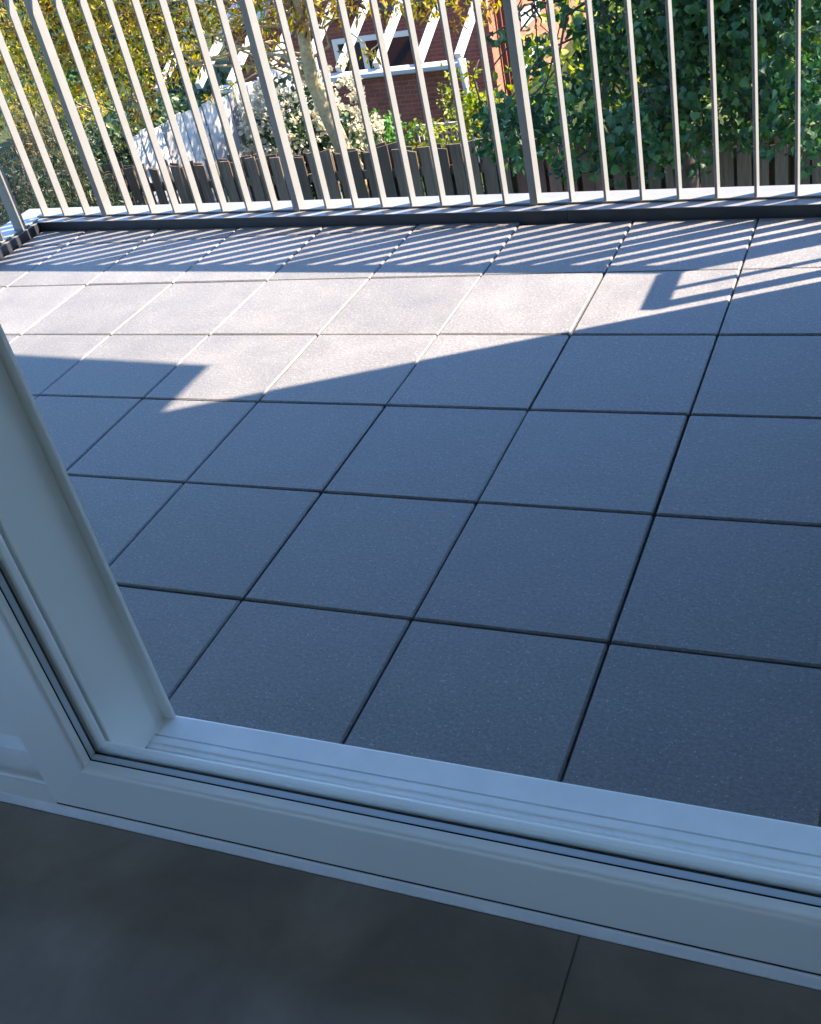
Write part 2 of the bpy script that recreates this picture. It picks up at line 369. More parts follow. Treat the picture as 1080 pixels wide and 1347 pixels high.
def ellipsoid_centres(c, rad, n, inner=0.35):
    d = rng.normal(size=(n, 3)); d /= np.linalg.norm(d, axis=1, keepdims=True)
    r = (inner+(1-inner)*rng.uniform(0, 1, (n, 1)))
    return np.asarray(c)+d*r*np.asarray(rad)

# ------------------------------------------------------------------ plan dimensions
T = 0.4                                   # paver module
XR = 0.71                                 # right end of the terrace (flank wall)
XL = -3.07                                # left upstand
SL = 0.063                                # the railing runs slightly askew to the paving
ANG = -math.atan(SL)
def curb_y(x): return 1.978 - SL*x        # inner face of the front upstand
Y0 = -0.352                               # outer edge of the door threshold
Z_IN = -0.012                             # interior floor level
GZ = -3.7                                 # garden level

# ------------------------------------------------------------------ ground
def gz(x, y): 
    t = min(1, max(0, (y-9.5)/6.0)); t = t*t*(3-2*t)
    return GZ - 0.9*t
xs = [-400, -120, -60, -40, -30, -24, -20, -17, -14, -12, -10, -8, -6, -4, -2, 0, 2, 4, 8, 14, 24, 50, 120, 400]
ys = [-300, -80, -20, -6, 0, 4, 7, 9, 9.5, 10.3, 11, 11.8, 12.5, 13.3, 14, 14.8, 15.5, 17, 20, 26, 34, 50, 90, 200, 600]
V = [(x, y, gz(x, y)+(random.uniform(-.03, .03) if 3 < y < 40 else 0)) for y in ys for x in xs]
nx = len(xs)
F = [(j*nx+i, j*nx+i+1, (j+1)*nx+i+1, (j+1)*nx+i) for j in range(len(ys)-1) for i in range(nx-1)]
tag(link('ground', pymesh(V, F, True), M['lawn']), kind='structure')

# ------------------------------------------------------------------ own building (structure round the room)
WL, WR = -3.25, 2.6                       # building extents along x
def struct(name, b, mat, bevel=0.0):
    return tag(box(name, b, mat, None, bevel), kind='structure')
room = []
struct('floor_slab', (WL, WR, -4.25, -0.5887, -0.40, Z_IN-0.0018), M['grout'])
BX0, BX1, BZ0, BZ1, YK = -3.0, -0.3, 0.75, 2.25, -4.05      # unseen window, added behind the camera to brighten the room
struct('wall_back_left', (WL, BX0, YK-.15, YK, -0.02, 2.70), M['warmplaster'])
struct('wall_back_right', (BX1, WR, YK-.15, YK, -0.02, 2.70), M['warmplaster'])
struct('wall_back_below', (BX0+.001, BX1-.001, YK-.148, YK-.002, -0.02, BZ0), M['warmplaster'])
struct('wall_back_above', (BX0+.001, BX1-.001, YK-.148, YK-.002, BZ1, 2.698), M['warmplaster'])
struct('wall_left', (WL-0.2, WL, -4.25, -0.36, GZ, 5.6), M['warmplaster'])
struct('wall_right', (1.75, 1.95, YK+.003, -0.603, -0.02, 2.47), M['warmplaster'])
struct('ceiling', (WL+.003, WR, YK+.003, -0.603, 2.472, 2.70), M['warmplaster'])
DX0, DX1, DZ1 = -2.45, 0.64, 2.22         # door opening
struct('facade_wall_left', (WL, DX0, -0.60, -0.36, -0.40, 2.70), M['render'])
struct('facade_wall_right', (DX1, WR, -0.60, -0.36, -0.40, 2.70), M['render'])
struct('facade_wall_above', (DX0+.002, DX1-.002, -0.598, -0.362, DZ1, 2.698), M['render'])
struct('facade_upper_wall', (WL+.002, WR, -0.62, -0.36, 2.703, 5.6), M['render'])
struct('facade_wall_below', (WL+.004, WR, -0.58, -0.37, GZ-.2, -0.405), M['render'])
# flank wall on the right of the terrace: its free corner casts the long straight shadow
struct('flank_wall', (XR, XR+0.9, -0.357, 1.728, GZ-.2, 5.6), M['render'])
# upper balcony slab, stretched left past the terrace to dim the near pavers
def front_off(x, o): return curb_y(x)+o
prism_s = prism('upper_balcony_slab', [(-6.2, -0.355), (XR-0.003, -0.355), (XR-0.003, front_off(XR, 0.065)), (-6.2, front_off(-6.2, 0.065))], 2.47, 2.69, M['concrete'])
tag(prism_s, kind='structure')
tp = prism('terrace_slab', [(WL, -0.355), (XR-.002, -0.355), (XR-.002, front_off(XR, 0.135)), (WL, front_off(WL, 0.135))], -0.40, -0.046, M['membrane'])
tag(tp, kind='structure')

bw = empty('window', ((BX0+BX1)/2, YK-.07, BZ0), label='wide white three-light window added unseen opposite the terrace door to brighten the room', cat='window')
def invw(o): o.matrix_parent_inverse = Matrix.Translation(-Vector(bw.location)); return o
invw(box('pane', (BX0+.02, BX1-.02, YK-.085, YK-.075, BZ0+.02, BZ1-.02), M['glass'], bw))
for q in range(4):
    xq = BX0+.0305+(BX1-BX0-.061)*q/3
    invw(box('frame_post', (xq-.03, xq+.03, YK-.11, YK-.05, BZ0+.001, BZ1-.001), M['pvc'], bw))

# interior floor tiles
fl = empty('interior_floor', (0, 0, 0), kind='structure')
fx = [-2.501, -1.301, 0.099, 1.299, 1.745]; fx = [-3.24, -2.301, -1.101, 0.0985, 1.2985, 1.745]
fy = [-0.589, -1.197, -1.797, -2.397, -2.997, -3.597, YK+.003]
for i in range(len(fx)-1):
    for j in range(len(fy)-1):
        g = 0.0012
        box('floor_tile', (fx[i]+g, fx[i+1]-g, fy[j+1]+g, fy[j]-g, Z_IN-0.0138, Z_IN), M['floor'], fl, bevel=0.0008)

# ------------------------------------------------------------------ terrace pavers
pv = empty('terrace_paving', (0, 0, 0), kind='structure')
full = box_mesh(-T/2+.0026, T/2-.0026, -T/2+.0026, T/2-.0026, -0.042, 0.0, bevel=0.0038, segs=1)
full.materials.append(M['paver'])
for i in range(-8, 2):
    for j in range(-1, 5):
        x0, x1 = i*T, (i+1)*T; y0, y1 = j*T, (j+1)*T
        cx0, cx1, cy0, cy1 = max(x0, XL+.006), min(x1, XR-.004), max(y0, Y0+.004), min(y1, 1.998)
        cut = (cx0, cx1, cy0, cy1) != (x0, x1, y0, y1)
        if curb_y(x1)-0.004 < y1: cut = True
        dz = random.uniform(-.0012, .0008); tx, ty = random.gauss(0, .0016), random.gauss(0, .0016)
        if not cut:
            o = link('paver', full, None, pv, (x0+T/2+random.gauss(0, .0006), y0+T/2+random.gauss(0, .0006), dz), (tx, ty, random.gauss(0, .0012)))
        else:
            g = .0022
            ya, yb = min(cy1-g, curb_y(cx0)-.003), min(cy1-g, curb_y(cx1)-.003)
            mx, my = (cx0+cx1)/2, (cy0+cy1)/2
            poly = [(cx0+g-mx, cy0+g-my), (cx1-g-mx, cy0+g-my), (cx1-g-mx, yb-my), (cx0+g-mx, ya-my)]
            o = prism('paver', poly, -0.042, 0.0, M['paver'], pv, bevel=0.004)
            o.location = (mx, my, dz); o.rotation_euler = (tx*.5, ty*.5, 0)

for i in range(-8, 0):
    cx0, cx1 = max(i*T, XL+.006)+.0022, (i+1)*T-.0022
    if curb_y(cx1)-2.0 < .025: continue
    mx = (cx0+cx1)/2
    prism('paver', [(cx0-mx, 2.002), (cx1-mx, 2.002), (cx1-mx, curb_y(cx1)-.003), (cx0-mx, curb_y(cx0)-.003)], -0.042, random.uniform(-.001, .001), M['paver'], pv, bevel=0.004).location = (mx, 0, 0)

# ------------------------------------------------------------------ upstand and coping round the terrace
ZC = 0.040
up = empty('terrace_upstand', (0, 0, 0), label='low dark sheet-metal upstand with pale coping round the terrace edge', cat='upstand')
xm = -0.63
prism('front_upstand', [(XL-.0, curb_y(XL)), (xm-.001, curb_y(xm)), (xm-.001, curb_y(xm)+.13), (XL, curb_y(XL)+.13)], -0.0455, ZC-.003, M['upstand'], up)
prism('front_upstand', [(xm+.001, curb_y(xm)), (XR-.004, curb_y(XR)), (XR-.004, curb_y(XR)+.13), (xm+.001, curb_y(xm)+.13)], -0.0455, ZC-.003, M['upstand'], up)
prism('side_upstand', [(XL-.17, -0.35), (XL, -0.35), (XL, curb_y(XL)+.13), (XL-.17, curb_y(XL)+.13+.01)], -0.0455, ZC-.004, M['upstand'], up)
prism('coping', [(XL+.001, curb_y(XL)-.004), (xm-.0008, curb_y(xm)-.004), (xm-.0008, curb_y(xm)+.16), (XL+.001, curb_y(XL)+.16)], ZC-.003, ZC, M['coping'], up)
prism('coping', [(xm+.0008, curb_y(xm)-.004), (XR-.003, curb_y(XR)-.004), (XR-.003, curb_y(XR)+.16), (xm+.0008, curb_y(xm)+.16)], ZC-.003, ZC, M['coping'], up)
prism('coping', [(XL-.19, -0.35), (XL+.004-.004, -0.35), (XL+.000, curb_y(XL)+.16), (XL-.19, curb_y(XL)+.17)], ZC-.0035, ZC-.0005, M['coping'], up)

# ------------------------------------------------------------------ railings
ZB0, ZB1 = ZC+.0025, ZC+.0080               # flat bottom rail
ZT0, ZT1 = 0.962, 1.000                   # top rail
D = 0.039; S = 0.1225
def railing(name, loc, rz, length, bars, posts, label, ends):
    """local x along the run, y outwards; things stand at local y 0..D"""
    r = empty(name, loc, rz, label=label, cat='railing', group='railings round the terrace')
    a, b = ends
    box('bottom_rail', (a, b, -0.002, .041, ZB0, ZB1), M['rail'], r, bevel=.0010)
    box('top_rail', (a, b, -0.004, D+.006, ZT0, ZT1), M['rail'], r, bevel=.003)
    bm = box_mesh(-.0088, 0, 0, D, ZB1-.002, ZT0+.001, bevel=.0010); bm.materials.append(M['rail'])
    pm = box_mesh(-.028, 0, -.004, D+.004, ZC-.001, ZT0+.002, bevel=.0018, segs=2); pm.materials.append(M['rail'])
    for x in bars: link('bar', bm, None, r, (x, 0, 0))
    for x in posts: link('post', pm, None, r, (x, 0, 0))
    return r
c = math.cos(ANG)
X0 = -0.745
loc = (0, curb_y(0)+.047, 0)
bars = []; posts = []
k = -19
for k in range(-19, 12):
    x = (X0+k*S)/c
    (posts if k % 8 == 0 else bars).append(x)
posts.append((XR-.012)/c)
front = railing('railing', loc, ANG, 0, bars, posts, 'long front railing of upright flat grey bars between the terrace and the garden', ((XL-.045)/c, (XR-.006)/c))
# left return, running towards the house
yl = curb_y(XL)+.047
left = railing('railing', (XL-.055, yl-.02, 0), -math.pi/2, 0, [S*k for k in range(1, 21) if k % 8 not in (0, 1)], [S*k for k in range(1, 21) if k % 8 == 1],
               'side railing running back to the house from the front railing corner', (0.005, 2.50))
left.rotation_euler = (0, 0, -math.pi/2); 
# short return beside the flank wall
ret = railing('railing', (XR-.062, curb_y(XR)+.04, 0), -math.pi/2, 0, [.120], [.226],
              'short end return of the railing beside the flank wall', (0.0, .228))

# ------------------------------------------------------------------ door frame: threshold, fixed post, fixed light
df = empty('door_frame', (0, -0.47, Z_IN), label='white terrace door frame with ribbed sill, fixed post and fixed side light', cat='door frame')
def inv(o, par=df): 
    o.matrix_parent_inverse = Matrix.Translation(-Vector(par.location)); return o
ZT = 0.0215
prof = [(-.352, -.044), (-.352, .0175), (-.3535, .0205), (-.356, ZT), (-.4035, ZT), (-.4042, .0170), (-.4066, .0170), (-.4073, ZT), (-.4212, ZT), (-.4228, .0208), (-.4235, .0190),
        (-.4330, .0190), (-.4345, .0085), (-.5430, .0085), (-.5440, .0150), (-.5462, .0158), (-.5490, .0150), (-.5500, .0105), (-.5525, .0105), (-.5535, .0118), (-.5850, .0118), (-.5862, .0106), (-.5870, .0070), (-.5876, Z_IN+.004), (-.5884, Z_IN+.0005), (-.5884, -.044)]
inv(extrude_x('threshold', prof, DX0, DX1, M['alu'], df))
# fixed post seen through the sliding light, with a guide fin on its outer edge
XJ = -0.753
inv(box('post', (XJ-.15, XJ, -.499, -.376, .0195, 2.20), M['pvc'], df, bevel=.002))
inv(box('guide_fin', (XJ-.03, XJ+.016, -.364, -.355, .0218, 2.20), M['pvc'], df, bevel=.001))
inv(box('fin_web', (XJ-.03, XJ-.006, -.3762, -.3640, .0218, 2.20), M['pvc'], df))
inv(box('post_foot', (XJ-.14, XJ-.004, -.48, -.378, .0080, .0200), M['rubber'], df))
# fixed side light left of the post
inv(box('fixed_bottom_rail', (DX0+.03, XJ-.151, -.497, -.425, .058, .165), M['pvc'], df, bevel=.003))
inv(box('fixed_stile', (DX0+.03, DX0+.14, -.497, -.425, .166, 2.19), M['pvc'], df, bevel=.003))
inv(box('fixed_sill_packer', (DX0+.03, XJ-.152, -.488, -.432, .0080, .0585), M['alu'], df))
inv(box('fixed_pane', (DX0+.13, XJ-.149, -.466, -.454, .160, 2.195), M['glass'], df))
inv(box('head', (DX0+.001, DX1-.001, -.592, -.357, 2.196, 2.219), M['pvc'], df))
inv(box('right_jamb', (DX1-.075, DX1-.001, -.505, -.357, .0218, 2.195), M['pvc'], df, bevel=.002))
inv(box('left_jamb', (DX0+.001, DX0+.029, -.592, -.357, .0218, 2.195), M['pvc'], df))

# ------------------------------------------------------------------ sliding light (mitred frame, bead, gasket, pane)
SX0, SX1, SZ0, SZ1 = -0.854, 0.625, 0.0142, 2.190
sd = empty('sliding_door', ((SX0+SX1)/2, -0.55, SZ0), label='white sliding glass terrace door with mitred bottom corner above the interior floor', cat='door')
def ring_side(side, pr, g=0.00015):
    """one mitred side of a rectangular frame; pr = closed (y, d) profile, d measured inwards from the outer edge"""
    def P(y, d, e):
        if side == 'b': return (SX0+d+g, y, SZ0+d) if e == 0 else (SX1-d-g, y, SZ0+d)
        if side == 't': return (SX0+d+g, y, SZ1-d) if e == 0 else (SX1-d-g, y, SZ1-d)
        if side == 'l': return (SX0+d, y, SZ0+d+g) if e == 0 else (SX0+d, y, SZ1-d-g)
        return (SX1-d, y, SZ0+d+g) if e == 0 else (SX1-d, y, SZ1-d-g)
    n = len(pr)
    v = [P(y, d, 0) for y, d in pr]+[P(y, d, 1) for y, d in pr]
    f = [(i, (i+1) % n, n+(i+1) % n, n+i) for i in range(n)]+[tuple(range(n))[::-1], tuple(range(n, 2*n))]
    me = pymesh(v, f); bm = bmesh.new(); bm.from_mesh(me); bmesh.ops.recalc_face_normals(bm, faces=bm.faces); bm.to_mesh(me); bm.free()
    return me
def arc(cy, cd, r, a0, a1, n=4): return [(cy+r*math.cos(R(a0+(a1-a0)*i/n)), cd+r*math.sin(R(a0+(a1-a0)*i/n))) for i in range(n+1)]
inner = [(-.585, 0.004)] + arc(-.576, .104, .009, 180, 90) + [(-.5757, .113), (-.5757, .098), (-.5740, .060), (-.5740, 0.0), (-.5825, 0.0)]
body = [(-.5738, 0.0), (-.5738, .090), (-.5150, .090), (-.5130, .088), (-.5130, 0.0)]
lip = [(-.5325, .0902)] + [(-.5325, .105)] + arc(-.5275, .105, .005, 180, 90, 3)[1:] + arc(-.5190, .103, .007, 90, 0, 3) + [(-.5120, .0902)]
bead = [(-.5722, .0905), (-.5722, .1040), (-.5712, .1052), (-.5578, .1058), (-.5570, .1050), (-.5568, .0905)]
gask_i = [(-.5566, .0905), (-.5566, .1056), (-.5548, .1060), (-.5540, .1048), (-.5540, .0905)]
spac = [(-.5533, .0905), (-.5533, .1042), (-.5418, .1042), (-.5418, .0905)]
gask_o = [(-.5404, .0904), (-.5404, .0975), (-.5385, .0985), (-.5328, .0975), (-.5328, .0904)]
sides = {}
for s, nm in (('b', 'bottom_rail'), ('l', 'stile'), ('r', 'stile'), ('t', 'top_rail')):
    o = link(nm, ring_side(s, body), M['pvc'], sd); sides[s] = o; inv(o, sd)
    for nm2, pr, mt in (('inner_cover', inner, 'pvc'), ('outer_lip', lip, 'pvc'), ('glazing_bead', bead, 'pvc'), ('gasket', gask_i, 'rubber'), ('spacer', spac, 'spacer'), ('gasket', gask_o, 'rubber')):
        link(nm2, ring_side(s, pr), M[mt], o)
inv(box('pane', (SX0+.098, SX1-.098, -.5539, -.5407, SZ0+.098, SZ1-.098), M['glass'], sd), sd)
inv(box('floor_seal', (SX0+.0015, SX1-.0015, -.5836, -.5150, .0095, SZ0+.001), M['rubber'], sd), sd)

# ------------------------------------------------------------------ board fence along the garden boundary
bf = empty('board_fence', (-4.5, 8.95, GZ), label='weathered brown board fence with boards on both sides, across the garden', cat='fence')
def invf(o, p): o.matrix_parent_inverse = Matrix.Translation(-Vector(p.location)); return o
FT = -1.9
x = -13.2; k = 0
fence_meshes = []
for q in range(5):
    h = FT-GZ; wv = 0.112+0.005*q
    zt = h + (q-2)*.012
    me = pymesh([(-wv/2,0,0),(wv/2,0,0),(wv/2,.02,0),(-wv/2,.02,0),(-wv/2,0,zt),(wv/2,0,zt+.012*(q-2)),(wv/2,.02,zt+.012*(q-2)),(-wv/2,.02,zt),], [(0,3,2,1),(4,5,6,7),(0,1,5,4),(1,2,6,5),(2,3,7,6),(3,0,4,7)])
    fence_meshes.append(me)
fm = {'fence': [], 'fence_red': []}
for nm in fm:
    for me in fence_meshes:
        c_ = me.copy(); c_.materials.append(M[nm]); fm[nm].append(c_)
def fence_y(x): return 8.92 + (0.02*(-x-4))
while x < 3.4:
    nm = 'fence_red' if -3.4 < x < -2.2 else 'fence'
    for side, off in ((-1, 0.0), (1, 0.083)):
        xx = x+off+random.gauss(0, .007)
        y = fence_y(xx) + (-.055 if side < 0 else .04)
        o = link('board', random.choice(fm[nm]), None, bf, (xx+4.5, y-8.95, random.gauss(-.01, .010)), (0, random.gauss(0, .005), 0))
    x += 0.166
for zr in (GZ+.35, FT-.27):
    o = bar_between('cross_rail', (-13.3, fence_y(-13.3), zr), (3.4, fence_y(3.4), zr), .05, .09, M['fence'], bf); invf(o, bf)
x = -13.0
while x < 3.5:
    o = box('fence_post', (x-.045, x+.045, fence_y(x)-.034, fence_y(x)+.034, GZ-.05, FT-.06), M['fence'], bf); invf(o, bf); x += 1.88

# white painted board fence / screen standing obliquely behind
pA = Vector((*on_z(178, 178, FT)[:2], 0)); pB = Vector((*on_z(322, 110, FT)[:2], 0))
wf = empty('white_screen_fence', (pA.x, pA.y, GZ-.2), label='white painted board screen standing obliquely behind the brown fence', cat='fence')
dv = (pB-pA); Lw = dv.length+1.6; dv.normalize(); az = math.atan2(dv.y, dv.x)
n = int(Lw/.125)
for i in range(n):
    p = pA+dv*(i*.125)
    top = FT + .03*math.sin(i*1.3) + random.gauss(0, .01)
    me = box_mesh(-.059, .059, -.01, .01, GZ-.5, top, bevel=.004)
    o = link('board', me, M['whitewood'], wf, (p.x-pA.x, p.y-pA.y, -(GZ-.2)), (0, random.gauss(0, .004), az))
nrm = Vector((-dv.y, dv.x, 0))
for zr in (GZ+.3, FT-.35):
    a = pA+nrm*.035; b_ = pA+dv*Lw+nrm*.035
    invf(bar_between('cross_rail', (a.x, a.y, zr), (b_.x, b_.y, zr), .045, .08, M['whitewood'], wf), wf)

# ------------------------------------------------------------------ brick house behind, with white raftered lean-to
YB, YW = 16.0, 19.0                       # lean-to front, house front wall
HG = -4.62                                # ground there
xc = on_y(648, 70, YW)[0]                 # corner of the house
hs_ = empty('brick_house', (xc-6, YW+4, HG), label='red brick house with white window frames and brown downpipes behind the garden', cat='house')
HX0 = on_y(296, 60, YW)[0]; HT = 1.2
def hb(name, b, mat, bevel=0.0, par=hs_): o = box(name, b, mat, par, bevel); return invf(o, hs_) if par is hs_ else o
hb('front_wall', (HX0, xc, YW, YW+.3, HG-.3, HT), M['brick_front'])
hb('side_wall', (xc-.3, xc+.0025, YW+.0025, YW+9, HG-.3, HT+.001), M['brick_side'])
hb('back_wall', (HX0, xc-.302, YW+8.7, YW+8.99, HG-.3, HT), M['brick_front'])
hb('left_wall', (HX0+.001, HX0+.3, YW+.302, YW+8.69, HG-.3, HT), M['brick_side'])
rv = [(HX0-.3, YW-.5, HT-.08), (xc+.35, YW-.5, HT-.08), (xc+.35, YW+9.5, HT-.08), (HX0-.3, YW+9.5, HT-.08), (HX0-.3, YW+4.5, HT+3.0), (xc+.35, YW+4.5, HT+3.0)]
invf(link('roof', pymesh(rv, [(0,1,5,4),(2,3,4,5),(0,4,3),(1,2,5),(0,3,2,1)]), M['slate'], hs_), hs_)
# window in the front wall behind the lean-to
wx0, wz1 = on_y(436, 47, YW)[0], on_y(490, 45, YW)[2]; wx1 = on_y(545, 44, YW)[0]; wz0 = wz1-1.05
wn = hb('window', (wx0+.07, wx1-.07, YW-.010, YW-.004, wz0+.07, wz1-.07), M['darkglass'])
def sub(name, b, mat, par): o = box(name, b, mat, par, .004); return o
for nm, b_ in (('frame_side', (wx0, wx0+.10, YW-.05, YW-.002, wz0, wz1)), ('frame_side', (wx1-.10, wx1, YW-.05, YW-.002, wz0, wz1)), ('frame_top', (wx0+.101, wx1-.101, YW-.05, YW-.002, wz1-.10, wz1)),
               ('frame_mullion', ((wx0+wx1)/2-.28, (wx0+wx1)/2-.18, YW-.05, YW-.002, wz0+.101, wz1-.101)), ('sill', (wx0-.08, wx1+.08, YW-.14, YW-.003, wz0-.11, wz0-.003))):
    sub(nm, b_, M['cream'] if nm != 'sill' else M['white'], wn)
# white window and downpipes in the sunlit side wall
for (u0, v0, u1, v1) in ((687, 14, 698, 38), (692, 66, 704, 92)):
    p0 = on_x(u0, v1, xc); p1 = on_x(u1, v0, xc)
    ya, yb = sorted((p0[1], p1[1])); zb, zt_ = p0[2], on_x(u0, v0, xc)[2]
    ww = hb('window', (xc+.004, xc+.03, ya-.1, yb+.5, zb, zt_), M['white'])
    sub('pane', (xc+.028, xc+.034, ya+.0, yb+.4, zb+.1, zt_-.1), M['white'], ww)
for u, v in ((657, 60), (664, 60)):
    y = on_x(u, v, xc)[1]
    o = tubes('downpipe', [([(xc+.07, y, HG), (xc+.07, y, HT-.1)], [.05, .05])], M['pipe'], hs_, 8, 0); invf(o, hs_)
hb('wall_gutter', (HX0, on_y(580, 2, YW)[0], YW-.14, YW-.003, on_y(500, 9, YW)[2]-.06, on_y(500, 9, YW)[2]+.06), M['slate'])

lt = empty('lean_to', (on_y(470, 100, YB)[0], YB, HG), label='low brick lean-to with white beam and open white sloping rafters', cat='lean-to')
lx0 = on_y(285, 112, YB)[0]; lx1 = on_y(610, 86, YB)[0]
zb1 = on_y(480, 94, YB)[2]; zb0 = on_y(480, 104, YB)[2]
invf(box('brick_wall', (lx0+.05, lx1-.06, YB+.05, YB+.28, HG-.3, zb0), M['brick_front'], lt), lt)
invf(box('beam', (lx0, lx1, YB, YB+.14, zb0+.002, zb1), M['white'], lt, .006), lt)
invf(box('gutter', (lx0, lx1+.03, YB-.09, YB-.002, zb0+.03, zb0+.11), M['white'], lt, .012), lt)
slope = 0.46
for (u, v) in ((206, 112), (258, 104), (301, 101), (350, 98), (398, 95), (446, 92), (496, 89), (551, 82), (603, 77)):
    p = on_y(u, v, YB+.05); 
    y1 = YW-.004 if u < 600 else YW-.004
    dz = (y1-p[1])*slope
    invf(bar_between('rafter', (p[0], p[1], zb1+.05), (p[0], y1, zb1+.05+dz), .11, .13, M['white'], lt, .005), lt)
# rain pipe at the end of the lean-to
px = on_y(607, 90, YB-.06)[0]
invf(tubes('rain_pipe', [([(px, YB-.06, zb1+.05), (px+.02, YB-.06, zb0-.3), (px+.02, YB-.06, HG-.1)], [.05, .05, .05])], M['white'], lt, 9, 0), lt)
# small white garden handrail
gr = empty('garden_handrail', (on_y(575, 170, 14.2)[0], 14.2, gz(-6, 14.2)), label='small white metal handrail by the brick wall of the lean-to', cat='handrail')
ga, gb = on_y(545, 167, 14.2), on_y(602, 162, 14.2)
invf(bar_between('top_bar', ga, (gb[0], 14.2, ga[2]), .04, .05, M['white'], gr), gr)
for i in range(9):
    xx = ga[0]+(gb[0]-ga[0])*(i+.5)/9
    invf(box('upright', (xx-.012, xx+.012, 14.188, 14.212, gz(xx, 14.2)-.05, ga[2]-.02), M['white'], gr), gr)

# ------------------------------------------------------------------ trees and shrubs
def branchy(start, end, r0, r1, n=6, sag=0.15, wig=0.08):
    s, e = Vector(start), Vector(end); L = (e-s).length
    pts = [s.lerp(e, i/n) + (Vector((random.gauss(0, wig), random.gauss(0, wig), random.gauss(0, wig)))*L*.3 if 0 < i < n else Vector()) + Vector((0, 0, sag*L*math.sin(math.pi*i/n))) for i in range(n+1)]
    return pts, [r0+(r1-r0)*i/n for i in range(n+1)]
def tree(name, base, label, trunk_pts, trunk_r, centres, radii, per, size, mat, bark, shape, cat='tree', twigs=True, droop=.3, up=.35, group=None, flat=.8, kind_leaf='crown'):
    t = empty(name, base, label=label, cat=cat, group=group)
    tr = tubes('trunk', [(trunk_pts, trunk_r)], bark, t, 10, .07); invf(tr, t)
    br = []
    top = [Vector(p) for p in trunk_pts]
    for c_, r_ in zip(centres, radii):
        if random.random() < .5:
            i = random.randrange(max(1, len(top)//2), len(top)); s = top[i]
            br.append(branchy(s, c_, trunk_r[i]*.24, .006, 7, .06, .14))
            for q in range(3):
                e = Vector(c_)+Vector((random.gauss(0, 1), random.gauss(0, 1), random.gauss(0, .7)))*r_*.8
                br.append(branchy(c_, e, .011, .003, 4, .02, .15))
    if br: invf(tubes('branches', br, bark, t, 5, .05), t)
    P, ti = clump_points(centres, radii, per, flat)
    invf(leaves(kind_leaf, P, size, mat, t, shape, droop, ti, up=up), t)
    return t

# golden tree: leaning pale trunk, limbs to the left, copper and yellow leaves
YG = 10.6
tp_ = [on_y(452, 197, YG), on_y(441, 172, YG), on_y(425, 138, YG), on_y(412, 108, YG-.05), on_y(405, 80, YG-.1), on_y(399, 45, YG-.1), on_y(393, 0, YG-.2), on_y(385, -90, YG-.3), on_y(370, -220, YG-.4)]
b0 = np.array(tp_[0]); g0 = np.array([b0[0]+.35, YG+.1, gz(b0[0], YG)])
tp_ = [g0, (g0+b0)/2+np.array([.08, 0, 0])] + tp_
cent = []; rad = []
for (u, v, Yq, r_) in [(20,10,10.2,.55),(60,40,10.0,.5),(100,-10,9.8,.6),(30,90,10.4,.5),(85,95,10.0,.45),(130,50,10.5,.5),(160,10,10.0,.55),(150,100,10.6,.42),(195,55,10.8,.5),(215,5,10.2,.55),(255,30,10.8,.5),(240,75,11.0,.4),(290,0,10.4,.5),(330,20,11.0,.4),(370,-5,10.5,.45),(425,0,10.6,.4),(470,-15,10.3,.4),(520,-5,10.8,.35),(640,12,11.5,.22),(555,-8,10.9,.35),(600,-20,11.2,.4),
                     (-20,60,10.3,.6),(-30,130,10.4,.55),(40,140,10.8,.4),(70,130,10.2,.35),(110,140,10.9,.35),(180,135,10.7,.30),(175,95,10.1,.32),(205,110,11.0,.25),(345,55,10.7,.22),(340,80,10.5,.2),(405,18,10.4,.3),(-60,0,10.4,.7),(120,-80,10.2,.9),(220,-90,10.4,.9),(20,-100,10.2,.9),(330,-90,10.5,.8),(440,-90,10.6,.7),(160,-190,10.4,1.1),(300,-200,10.5,1.1),(440,-190,10.5,.8),(560,-110,10.9,.6),
                     (455,78,10.5,.12),(485,72,10.5,.14),(605,28,11.2,.13),(300,118,10.9,.14),(180,165,10.6,.16),(165,190,10.5,.13),(275,130,11,.13),(100,60,9.6,.35),(140,0,9.6,.45),(60,0,9.5,.45),(10,50,9.6,.4),(50,75,9.4,.35)]:
    cent.append(on_y(u, v, Yq)); rad.append(r_)
for q in range(16):  # unseen crown clumps added sunward of the white screen to shade its far half
    f_ = rng.uniform(.42, 1.15); zz = rng.uniform(-3.0, -1.95)
    P_ = np.array([pA.x, pA.y, 0])*(1-f_) + np.array([pB.x, pB.y, 0])*f_; P_[2] = zz
    cent.append(P_ + np.array([SUNV.x, SUNV.y, SUNV.z])*rng.uniform(3.9, 4.6)); rad.append(rng.uniform(.32, .5))
tree('golden_leaved_tree', tuple(g0), 'tree with leaning pale trunk and golden brown leaves behind the fence', [tuple(p) for p in tp_], [.13, .115, .105, .10, .095, .085, .08, .075, .07, .055, .03], cent, rad, 1100, .095, M['leaf_gold'], M['bark'], 'lance', droop=.55, up=.2)

